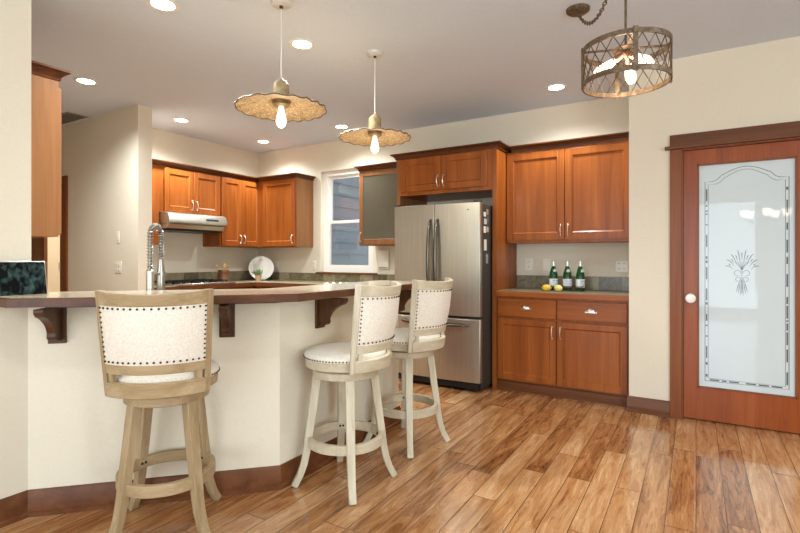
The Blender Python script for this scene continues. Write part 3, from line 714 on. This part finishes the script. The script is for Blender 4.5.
# ------------------------------------------------------------------ bar stools
def make_stool(label, x, y, rz, leg0, wood, woodx):
    """the back stands on the local +x side"""
    t = thing('bar_stool', label, 'bar stool', (x, y, 0), rz, 'swivel stools along the bar')
    for k in range(4):
        a = leg0+k*PI/2; ca, sa = math.cos(a), math.sin(a); pts, wd, th = [], [], []
        for z, r, ww, tt in ((.589, .154, .047, .044), (.50, .166, .047, .044), (.38, .182, .045, .042), (.27, .198, .043, .040), (.19, .209, .041, .038), (.12, .223, .039, .036), (.06, .244, .037, .034), (.018, .266, .037, .034), (0.002, .276, .037, .034)):
            pts.append((ca*r, sa*r, z)); wd.append(ww); th.append(tt)
        MB().ribbon(pts, wd, th, lambda i: (-sa, ca, 0)).build('leg', wood, t, bevel=.003)
    fr_ = MB().ring(.180, .206, .216, .266, 64).build('foot_ring', woodx, t, bevel=.003)
    for k in range(4):
        for s_ in (-1, 1):
            a = leg0+k*PI/2 + s_*.05
            MB().ball((.1785*math.cos(a), .1785*math.sin(a), .242), .0065, 8, 6, (1, 1, 1)).build('screw', 'nail', fr_)
    MB().lathe([(0, .584), (.172, .584), (.178, .588), (.178, .622), (.172, .626), (0, .626)], 48).build('apron', woodx, t)
    MB().lathe([(0, .625), (.115, .625), (.115, .640), (0, .640)], 24).build('swivel_plate', 'black', t)
    MB().lathe([(0, .639), (.208, .639), (.215, .643), (.2185, .680), (.214, .684), (0, .684)], 48).build('seat_ring', woodx, t)
    cu = MB().lathe([(0, .682), (.214, .682), (.2205, .687), (.224, .699), (.220, .714), (.204, .726), (.16, .736), (.09, .741), (0, .742)], 48).build('seat_cushion', 'linen', t)
    m_ = MB()
    for k in range(58):
        a = R(50)+R(260)*k/57; m_.ball((.2235*math.cos(a), .2235*math.sin(a), .695), .0045, 7, 5)
    m_.build('nailhead_trim', 'nail', cu)
    # curved back
    def P(s_, z, d):
        half = R(48)*(1+(z-.66)*.34); rr = .272+d; a = s_*half
        return Vector((-.045+(z-.66)*.165+rr*math.cos(a), rr*math.sin(a), z))
    def slab(s0, s1, z0, z1, d0, d1, n=16, dip0=0, dip1=0, nz=3, puff=0):
        rings = []
        for i in range(n+1):
            s_ = s0+(s1-s0)*i/n; col = []
            za, zb = z0-dip0*math.cos(s_*PI/2), z1-dip1*math.cos(s_*PI/2)
            e = math.sin(PI*i/n)**.35 if puff else 0
            for j in range(nz+1):
                q = j/nz; col.append(P(s_, za+(zb-za)*q, d1+puff*e*math.sin(PI*q)))
            for j in range(nz, -1, -1):
                q = j/nz; col.append(P(s_, za+(zb-za)*q, d0-puff*e*math.sin(PI*q)))
            rings.append(col)
        return MB().loft(rings)
    for s_ in (-1, 1):
        slab(min(s_*.885, s_), max(s_*.885, s_), .638, 1.088, -.013, .013, 3, nz=8).build('back_post', wood, t, bevel=.003)
    slab(-.886, .886, 1.028, 1.090, -.013, .013, 24, .004, .016, 2).build('crest_rail', woodx, t, bevel=.003)
    slab(-.886, .886, .740, .782, -.011, .011, 24, 0, 0, 2).build('lower_rail', woodx, t, bevel=.003)
    slab(-.90, .90, .640, .704, -.009, .018, 24, 0, 0, 2).build('bottom_rail', woodx, t, bevel=.004)
    for s_ in (-.78, .78): slab(s_-.05, s_+.05, .703, .741, -.008, .010, 3, nz=2).build('spindle', wood, t)
    bp_ = slab(-.882, .882, .781, 1.031, -.010, .010, 24, 0, .004, 8, .008).build('back_cushion', 'linen', t, ang=60)
    m_ = MB()
    for d in (.0135, -.0135):
        for k in range(18):
            s_ = -.85+1.7*k/17
            m_.ball(P(s_, .793, d), .0048, 7, 5); m_.ball(P(s_, 1.019-.004*math.cos(s_*PI/2), d), .0048, 7, 5)
        for k in range(1, 11):
            for s_ in (-.85, .85): m_.ball(P(s_, .793+.225*k/11, d), .0044, 7, 5)
    m_.build('nailhead_trim', 'nail', bp_)
    return t
make_stool('weathered tan bar stool nearest the camera, its back to the room', -2.072, 1.355, R(-47), R(48), 'stool', 'stool_x')
make_stool('bar stool with light painted into its wood, between the tan stool and the one by the refrigerator', -1.64, 2.125, R(8), R(37), 'stool_lit', 'stool_lit_x')
make_stool('bar stool with light painted into its wood, farthest along the bar, in front of the refrigerator', -1.640, 2.785, R(-2), R(37), 'stool_lit', 'stool_lit_x')

# ------------------------------------------------------------------ ceiling lights
recs = [(-0.9, 0.6, 'unseen fill downlight added over the dining area near the camera', 45), (1.0, 2.2, 'unseen fill downlight added in front of the glazed pantry door', 130), (-2.726, 1.754, 'recessed downlight in the ceiling close to the near wall column', 120), (-2.391, 2.594, 'recessed downlight in the ceiling between the two pendants', 150),  # first two entries are unseen downlights added as fill
        (-4.476, 2.173, 'recessed downlight next to the crown of the near wall cabinet', 115), (-4.847, 3.331, 'recessed downlight just past the end of the partition wall', 140),
        (-3.50, 4.46, 'recessed downlight over the kitchen window behind the farther pendant', 110), (-1.062, 4.42, 'recessed downlight over the buffet cabinets', 75),
        (-4.82, 4.50, 'recessed downlight over the corner of the kitchen cabinets', 100)]
for k, (x, y, lb, en) in enumerate(recs):
    t = thing('recessed_light', lb, 'ceiling light', (x, y, H), 0, 'recessed ceiling downlights')
    MB().ring(.066, .092, -.006, -.0002, 32).build('trim_ring', 'white', t, bevel=.002)
    MB().lathe([(0, -.004), (.066, -.004), (.066, -.0005), (0, -.0005)], 32).build('lens', 'led', t)
    l = bpy.data.lights.new('downlight', 'SPOT'); l.energy = en; l.color = (.88, .95, 1.0); l.spot_size = R(150); l.spot_blend = 1.0; l.shadow_soft_size = .06
    o = bpy.data.objects.new('downlight', l); C.objects.link(o); o.parent = t; o.location = (0, 0, -.03)
hl = thing('hall_fill_light', 'unseen fill light added in the hallway beyond the partition doorway', 'ceiling light', (-6.6, 3.9, H))  # unseen lamp added to brighten the strip behind the doorway
MB().lathe([(0, -.09), (.10, -.075), (.14, -.04), (.15, -.0005), (0, -.0005)], 24).build('glass_bowl', 'led', hl)
point('hall_fill_lamp', hl, (0, 0, -.2), 48, (1, .92, .8), .1)

# ------------------------------------------------------------------ pendants
def pendant(label, x, y, zr):
    t = thing('pendant_lamp', label, 'pendant lamp', (x, y, H), 0, 'wavy disc pendants over the bar')
    z0 = zr-H
    MB().lathe([(0, -.026), (.045, -.025), (.058, -.017), (.061, -.0005), (0, -.0005)], 28).build('ceiling_canopy', 'canopy', t)
    MB().lathe([(0, -.040), (.010, -.039), (.012, -.025), (0, -.025)], 12).build('cord_grip', 'black', t)
    MB().tube([(0, 0, -.035), (0, 0, z0+.17)], .0035, 8).build('cord', 'cord', t)
    MB().lathe([(0, z0+.172), (.012, z0+.168), (.030, z0+.155), (.046, z0+.135), (.050, z0+.04), (.046, z0+.03), (0, z0+.03)], 24).build('socket_cover', 'socket', t)
    # scalloped, slightly coned woven disc
    n, k = 160, 14; rings_t, rings_b = [], []
    for i in range(k+1):
        q = i/k; r = .045+.217*q; rt, rb = [], []
        for j in range(n):
            a = 2*PI*j/n; wv = math.sin(a*19+1.2*math.sin(3*a))*.0045*q*q; rr = r+q*q*.004*math.sin(a*17+.6)
            z = z0+.042-.046*q+wv
            rt.append((rr*math.cos(a), rr*math.sin(a), z+.0035)); rb.append((rr*math.cos(a), rr*math.sin(a), z-.0035))
        rings_t.append(rt); rings_b.append(rb)
    MB().loft(rings_t+rings_b[::-1], closed=True).build('woven_disc', 'weave', t, ang=80)
    m_ = MB(); m_.tube([rings_b[k][j] for j in range(n)], .003, 6, closed=True); m_.build('rim_wire', 'wire', t)
    MB().lathe([(0, z0+.03), (.048, z0+.03), (.052, z0+.012), (.040, z0+.004), (0, z0+.004)], 24).build('lamp_holder', 'socket', t)
    bz = z0+.004
    MB().lathe([(0, bz), (.014, bz), (.016, bz-.02), (.024, bz-.05), (.031, bz-.085), (.026, bz-.108), (.012, bz-.122), (0, bz-.125)], 20).build('bulb', 'bulb', t)
    point('pendant_light', t, (0, 0, bz-.135), 2.5, (1, .88, .72), .03)
    return t
pendant('wavy woven disc pendant over the bar, the nearer and larger-looking one', -2.105, 2.105, 2.114)
pendant('wavy woven disc pendant over the bar, nearer the refrigerator', -2.033, 2.987, 2.117)

# ------------------------------------------------------------------ cage chandelier
cx_, cy_ = -0.272, 2.415
t = thing('cage_chandelier', 'oval-looking bronze wire cage chandelier with three clear bulbs on a rod', 'chandelier', (cx_, cy_, 0))
RC, zb, zt = .183, 2.005, 2.180
def band(z0, z1): return MB().ring(RC-.004, RC+.003, z0, z1, 72)
band(zt-.022, zt).build('top_band', 'iron', t); band(zb, zb+.022).build('bottom_band', 'iron', t)
for k in range(4):
    a = R(18)+k*PI/2
    MB().obox((math.cos(a)*(RC+.004), math.sin(a)*(RC+.004), (zb+zt)/2), .005, .020, zt-zb+.012, Matrix.Rotation(a, 3, 'Z')).build('strap', 'iron', t)
m_ = MB(); NW = 20
for k in range(NW):
    for sg in (-1, 1):
        pts = []
        for i in range(7):
            q = i/6; a = 2*PI*k/NW+sg*2*PI/NW*1.6*q; rr = RC-.002+sg*.0015; pts.append((rr*math.cos(a), rr*math.sin(a), zb+.008+(zt-zb-.016)*q))
        m_.tube(pts, .0022, 5)
m_.build('wire_lattice', 'wire', t)
for k in range(2):
    a = R(18)+k*PI/2
    MB().obox((0, 0, zt-.014), 2*RC-.006, .016, .005, Matrix.Rotation(a, 3, 'Z')).build('cross_bar', 'iron', t)
MB().tube([(0, 0, zt-.04), (0, 0, H-.03)], .0055, 10).build('rod', 'iron', t)
MB().lathe([(0, zt-.006), (.012, zt-.008), (.055, zt-.014), (.058, zt-.018), (0, zt-.022)], 24).build('hub_plate', 'iron', t)
hk = MB().tube([(.012*math.cos(a), 0, H-.025+.014*math.sin(a)) for a in [2*PI*i/14 for i in range(14)]], .003, 6, closed=True)
hk.tube([(0, 0, H-.014), (0, 0, H-.0005)], .004, 8); hk.build('ceiling_hook', 'iron', t)
for k in range(3):
    a = R(205)+k*R(120); dv = Vector((math.cos(a)*.80, math.sin(a)*.80, -.60)).normalized(); st = Vector((0, 0, zt-.028))+dv*.012
    rm = Vup.rotation_difference(dv).to_matrix()
    ar = MB().lathe([(0, 0), (.013, 0), (.015, .045), (.013, .05), (0, .05)], 14, c=st, rot=rm).build('socket', 'copper', t)
    MB().lathe([(0, .048), (.013, .048), (.016, .065), (.022, .10), (.024, .125), (.017, .15), (0, .158)], 16, c=st, rot=rm).build('bulb', 'bulb', ar)
point('chandelier_light', t, (0, 0, zb+.06), 3.5, (1, .82, .6), .08)
# canopy and swagged chain
cpx, cpy = -.616-cx_, 3.105-cy_
MB().lathe([(0, H-.028), (.055, H-.024), (.068, H-.014), (.070, H-.0005), (0, H-.0005)], 28, c=(cpx, cpy, 0)).build('ceiling_canopy', 'iron', t)
A_, B_ = Vector((cpx, cpy, H-.028)), Vector((.0, .0, H-.038))
n = 34; pts = [A_.lerp(B_, i/n)+Vector((0, 0, -.20*4*(i/n)*(1-i/n))) for i in range(n+1)]
m_ = MB()
for i in range(n):
    p, q = pts[i], pts[i+1]; c_ = (p+q)/2; d_ = (q-p).normalized(); sd = d_.cross(Vup).normalized(); nn = sd if i % 2 else sd.cross(d_)
    m_.tube([c_+d_*(math.cos(b)*((q-p).length*.62))+nn*(.0095*math.sin(b)) for b in [2*PI*j/12 for j in range(12)]], .003, 5, closed=True)
m_.build('chain', 'iron', t)

# ------------------------------------------------------------------ dining chandelier that the door glass reflects
t = thing('dining_chandelier', 'dining chandelier with lit white tulip shades mirrored in the door glass', 'chandelier', (0.92, -0.9, 0))
MB().tube([(0, 0, 1.80), (0, 0, H-.02)], .007, 8).build('rod', 'iron', t)
MB().lathe([(0, H-.03), (.06, H-.02), (.065, H-.0005), (0, H-.0005)], 20).build('ceiling_canopy', 'iron', t)
MB().ball((0, 0, 1.80), .04, 12, 8).build('hub', 'iron', t)
for k in range(5):
    a = 2*PI*k/5+.3; pts = [(math.cos(a)*r, math.sin(a)*r, z) for r, z in ((.02, 1.80), (.10, 1.77), (.20, 1.78), (.28, 1.83), (.28, 1.87))]
    ar = MB().tube(pts, .008, 8).build('arm', 'iron', t)
    MB().lathe([(0, 1.87), (.03, 1.87), (.045, 1.89), (.050, 1.93), (.066, 1.975), (.061, 1.975), (.045, 1.93), (0, 1.89)], 18, c=(math.cos(a)*.28, math.sin(a)*.28, 0)).build('tulip_shade', 'tulip', ar)

# ------------------------------------------------------------------ small things on the counters
# faucet behind the bar
fx, fy = -2.567, 1.576
t = thing('faucet', 'tall spring pull-down kitchen faucet behind the bar', 'faucet', (fx, fy, .914), R(122))
MB().lathe([(0, 0), (.030, 0), (.030, .012), (.021, .018), (.021, .235), (.017, .24), (0, .24)], 20).build('column', 'steel_h', t)
ph = [(0, 0, .24), (0, 0, .30), (0, 0, .42)]
for i in range(13):
    a = PI*i/12; ph.append((.062-.062*math.cos(a), 0, .42+.066*math.sin(a)))
ph += [(.124, 0, .36), (.124, 0, .30)]
MB().tube(ph, .009, 10).build('hose', 'handle', t)
hs, dist = [], [0]
for a, c_ in zip(ph, ph[1:]): dist.append(dist[-1]+(Vector(c_)-Vector(a)).length)
turns, N_ = 30, 30*12
for i in range(N_):
    s_ = dist[-1]*i/(N_-1); k = max(j for j in range(len(dist)) if dist[j] <= s_+1e-9); k = min(k, len(ph)-2)
    q = (s_-dist[k])/(dist[k+1]-dist[k]); p = Vector(ph[k]).lerp(Vector(ph[k+1]), q); tg = (Vector(ph[k+1])-Vector(ph[k])).normalized()
    sd = Vector((0, 1, 0)); nn = tg.cross(sd); b = 2*PI*turns*i/(N_-1)
    hs.append(p+.0150*(math.cos(b)*sd+math.sin(b)*nn))
MB().tube(hs, .0026, 6).build('spring_coil', 'chrome', t)
MB().lathe([(0, .115), (.021, .115), (.023, .13), (.020, .23), (.014, .30), (0, .30)], 18, c=(.124, 0, 0)).build('spray_head', 'chrome', t)
MB().tube([(0, 0, .215), (.124, 0, .215)], .007, 8).ring(.021, .028, .205, .225, 20, c=(.124, 0, 0)).build('holder_arm', 'chrome', t)
MB().tube([(0, .018, .06), (0, .05, .075), (0, .10, .12)], .007, 8).build('lever', 'chrome', t)

# tablet propped on the bar against the near wall
t = thing('tablet', 'dark glossy screen propped on the bar end against the near wall', 'tablet', (-2.628, .995, 1.047), 0)
def tb(y0, y1, z0, z1, d0, d1):
    tilt = .18
    return [( -z*tilt+d, y, z) for d, y, z in [(d0, y0, z0), (d1, y0, z0), (d1, y1, z0), (d0, y1, z0), (d0, y0, z1), (d1, y0, z1), (d1, y1, z1), (d0, y1, z1)]]
bf = [(0, 3, 2, 1), (4, 5, 6, 7), (0, 1, 5, 4), (1, 2, 6, 5), (2, 3, 7, 6), (3, 0, 4, 7)]
MB().add(tb(-.13, .112, 0, .158, -.006, 0), bf).build('case', 'silver', t, bevel=.002)
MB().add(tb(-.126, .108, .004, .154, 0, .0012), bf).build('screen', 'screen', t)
MB().add([(-.034, .03, .16), (-.034, .06, .16), (-.066, .06, 0.0), (-.066, .03, 0.0), (-.038, .03, .16), (-.038, .06, .16), (-.07, .06, 0.0), (-.07, .03, 0.0)], bf).build('prop_foot', 'silver', t)

# crock with spoons
t = thing('utensil_crock', 'copper utensil crock on the counter beside the cooktop', 'crock', (-5.18, 4.16, .914))
MB().lathe([(0, 0), (.070, 0), (.073, .004), (.073, .150), (.075, .155), (.069, .155), (.068, .012), (0, .012)], 28).build('crock_body', 'copper', t)
MB().tube([(.0, -.073, .13), (.0, -.10, .115), (.0, -.10, .06), (.0, -.073, .045)], .005, 8).build('crock_handle', 'copper', t)
spoons = [(-.02, -.045, .02, -.35, 'wooden spoon leaning out of the copper crock towards the cooktop'), (.02, .0, .028, -.02, 'broad wooden spoon standing upright in the copper crock'), (-.01, .035, .018, .28, 'slim wooden spatula leaning out of the copper crock towards the plate')]
for dx_, dy_, rad, lean, lb in spoons:
    s_ = MB(); d_ = Vector((0.05, math.sin(lean), math.cos(lean))).normalized(); b0 = Vector((0, dy_*.3, .014))
    s_.tube([b0, b0+d_*.165], .006, 8); s_.ball(b0+d_*.19, rad, 14, 8, (.28, 1, 1.4), Vup.rotation_difference(d_).to_matrix())
    tag(s_.build('wooden_spoon', 'spoon', loc=(-5.18+dx_, 4.16+dy_*.4, .914)), lb, 'spoon', 'spoons in the copper crock')
# plate leaning in the corner, facing the camera
pc = Vector((-5.11, 4.735, 1.080)); fd = Vector((5.14, -4.715, 0)).normalized(); nv = (fd*math.cos(R(12))+Vup*math.sin(R(12))).normalized()
rm = Vup.rotation_difference(nv).to_matrix()
tag(MB().lathe([(0, -.004), (.10, -.004), (.125, .004), (.163, .018), (.166, .021), (.157, .021), (.120, .010), (.10, .004), (0, .004)], 48, rot=rm).build('plate', 'ceramic', loc=pc), 'large round white plate leaning in the kitchen corner', 'plate')
t = thing('potted_succulent', 'small leafy plant in a tan pot in front of the white plate', 'plant', (-4.985, 4.565, .914))
MB().lathe([(0, 0), (.034, 0), (.044, .075), (.047, .08), (.040, .08), (.038, .07), (0, .07)], 20).build('pot', 'terracotta', t)
m_ = MB(); rnd = random.Random(5)
for k in range(26):
    a = k*2.4; tl = R(12+48*rnd.random()); ln = .05+.05*rnd.random(); d_ = Vector((math.cos(a)*math.sin(tl), math.sin(a)*math.sin(tl), math.cos(tl)))
    b0 = Vector((math.cos(a)*.014, math.sin(a)*.014, .07)); m_.ball(b0+d_*ln*.6, ln*.5, 8, 6, (.30, .16, 1.0), Vup.rotation_difference(d_).to_matrix()); m_.tube([b0, b0+d_*ln*.4], .002, 5)
m_.build('leaves', 'leaf', t)
# scalloped white dish on the sink counter behind the bar
n = 96; rings = []
for r, z in ((.0, .002), (.06, .0), (.072, .012), (.084, .066), (.094, .102), (.089, .102), (.079, .066), (.068, .016), (0, .012)):
    sc2 = z/.102
    rings.append([((max(r, 1e-4)+.006*sc2*math.cos(10*2*PI*j/n))*math.cos(2*PI*j/n), (max(r, 1e-4)+.006*sc2*math.cos(10*2*PI*j/n))*math.sin(2*PI*j/n), z+(.010*math.cos(10*2*PI*j/n) if sc2 > .9 else 0)) for j in range(n)])
tag(MB().loft(rings).build('scalloped_bowl', 'ceramic', loc=(-2.43, 3.03, .9142)), 'white scalloped bowl on the sink counter behind the bar', 'bowl')

# bottles, lemons, wire tray on the buffet
tr_ = thing('wire_tray', 'low wire tray under the green bottles on the buffet', 'tray', (-1.05, 4.70, .914))
m_ = MB().tube([(-.19, -.10, .045), (.17, -.10, .045), (.17, .09, .045), (-.19, .09, .045)], .004, 6, closed=True).build('rim', 'wire', tr_)
m_ = MB()
for k in range(13): m_.tube([(-.19+.03*k, -.10, .045), (-.185+.029*k, -.085, .004), (-.185+.029*k, .075, .004), (-.19+.03*k, .09, .045)], .003, 5)
for k in range(4): m_.tube([(-.187, -.07+.045*k, .0032), (.167, -.07+.045*k, .0032)], .002, 5)
m_.build('wire_base', 'wire', tr_)
bprof = [(0, 0), (.035, 0), (.039, .006), (.039, .130), (.036, .155), (.024, .195), (.0150, .225), (.0140, .255), (0, .255)]
def bottle(label, x, y, rz):
    t = thing('glass_bottle', label, 'bottle', (x, y, .9205), rz, 'green mineral water bottles on the buffet')
    MB().lathe(bprof, 28).build('glass_body', 'bottle', t)
    MB().lathe([(.0155, .222), (.0165, .222), (.0160, .258), (.015, .268), (0, .269)], 18).build('cap', 'cap', t)
    lb_ = MB().lathe([(.0392, .028), (.0402, .028), (.0402, .105), (.0392, .105)], 28).build('label', 'label', t)
    m2 = MB()
    for i in range(9):
        a = R(-90-40+10*i)
        for z0, z1 in ((.082, .090), (.062, .066), (.046, .049)):
            if (i*7+int(z0*1000)) % 5: m2.obox((math.cos(a)*.0405, math.sin(a)*.0405, (z0+z1)/2), .0008, .005, z1-z0, Matrix.Rotation(a, 3, 'Z'))
    m2.build('print', 'label_ink', lb_)
    MB().ball((0, -.0265, .178), .017, 12, 8, (1, .35, 1.1)).build('neck_label', 'label', t)
    return t
bt = bottle('green glass bottle nearest the refrigerator panel, behind the lemons', -1.158, 4.715, R(45))
bottle('green glass bottle in the middle of the three', -1.030, 4.715, R(30))
bottle('green glass bottle farthest from the lemons, nearest the door wall', -.915, 4.715, R(55))
def lemon(label, x, y, rz, mat):
    prof = []
    for i in range(15):
        a = -PI/2+PI*i/14; prof.append((.031*math.cos(a), .040*math.sin(a)+(.006 if i == 14 else -.006 if i == 0 else 0)))
    prof[1] = (.009, -.0405); prof[-2] = (.009, .0405)
    o = MB().lathe(prof, 20, rot=Matrix.Rotation(R(90), 3, 'Y')).build('lemon', mat, loc=(x, y, .914+.0315), rz=rz, ang=60)
    return tag(o, label, 'lemon', 'lemons on the buffet')
lemon('deep yellow lemon nearest the refrigerator panel', -1.178, 4.545, R(20), 'lemon')
lemon('pale yellow lemon beside the deeper yellow one', -1.072, 4.54, R(-25), 'lemon2')

# outlets and switches: local front faces -y
def wall_plate(name, label, x, y, z, rz, w_, h_, kind):
    t = thing(name, label, 'outlet' if 'outlet' in name else 'switch', (x, y, z), rz)
    MB().bx(-w_/2, w_/2, -.006, -.0003, -h_/2, h_/2).build('cover_plate', 'plate', t, bevel=.002)
    n_ = max(1, round(w_/.06)); 
    for i in range(n_):
        xx = (i-(n_-1)/2)*.046
        if kind == 'outlet':
            for zz in (-.024, .024):
                s_ = MB().bx(xx-.014, xx+.014, -.009, -.006, zz-.016, zz+.016).build('socket', 'plate', t, bevel=.003)
                MB().bx(xx-.007, xx-.004, -.0095, -.009, zz-.004, zz+.008).bx(xx+.004, xx+.007, -.0095, -.009, zz-.004, zz+.008).build('slot', 'black', s_)
        else:
            MB().bx(xx-.016, xx+.016, -.010, -.006, -.033, .033).build('rocker', 'plate', t, bevel=.002)
    return t
wall_plate('wall_outlet', 'white wall outlet nearest the refrigerator panel above the buffet', -1.468, YB, 1.155, 0, .075, .118, 'outlet')
wall_plate('wall_switch', 'white rocker switch on the buffet wall, between outlet and bottles', -1.287, YB, 1.150, 0, .075, .118, 'switch')
ol = wall_plate('wall_outlet', 'white double outlet with a plugged-in adapter at the end of the buffet', -.592, YB, 1.142, 0, .105, .105, 'outlet')
wall_plate('wall_outlet', 'white wall outlet just past the white plate', -5.045, YB, 1.112, 0, .07, .115, 'outlet')
wall_plate('wall_outlet', 'white wall outlet beside the kitchen window edge', -4.367, YB, 1.126, 0, .075, .118, 'outlet')
t = thing('wall_box', 'white wall box under the dark glass cabinet', 'wall box', (-3.245, YB, 1.20)); MB().bx(-.08, .08, -.03, -.0003, -.115, .115).build('housing', 'plate', t, bevel=.006); MB().bx(-.06, .06, -.033, -.03, -.105, -.09).build('lower_grille', 'vent', t)
wall_plate('wall_switch', 'white single switch plate, the upper one on the partition wall', -5.064, 2.77, 1.435, 0, .05, .12, 'switch')
wall_plate('wall_outlet', 'white double outlet plate, the lower one on the partition wall', -5.064, 2.77, 1.125, 0, .115, .115, 'outlet')
# ceiling register
t = thing('ceiling_vent', 'grey ceiling air vent between the near wall cabinet and the partition', 'vent', (-5.85, 2.63, H))
MB().bx(-.28, .28, -.10, .10, -.008, -.0004).build('vent_frame', 'vent', t)
m_ = MB()
for k in range(7): m_.obox((0, -.075+.025*k, -.011), .52, .016, .002, Matrix.Rotation(R(35), 3, 'X'))
m_.build('louvres', 'vent', t)
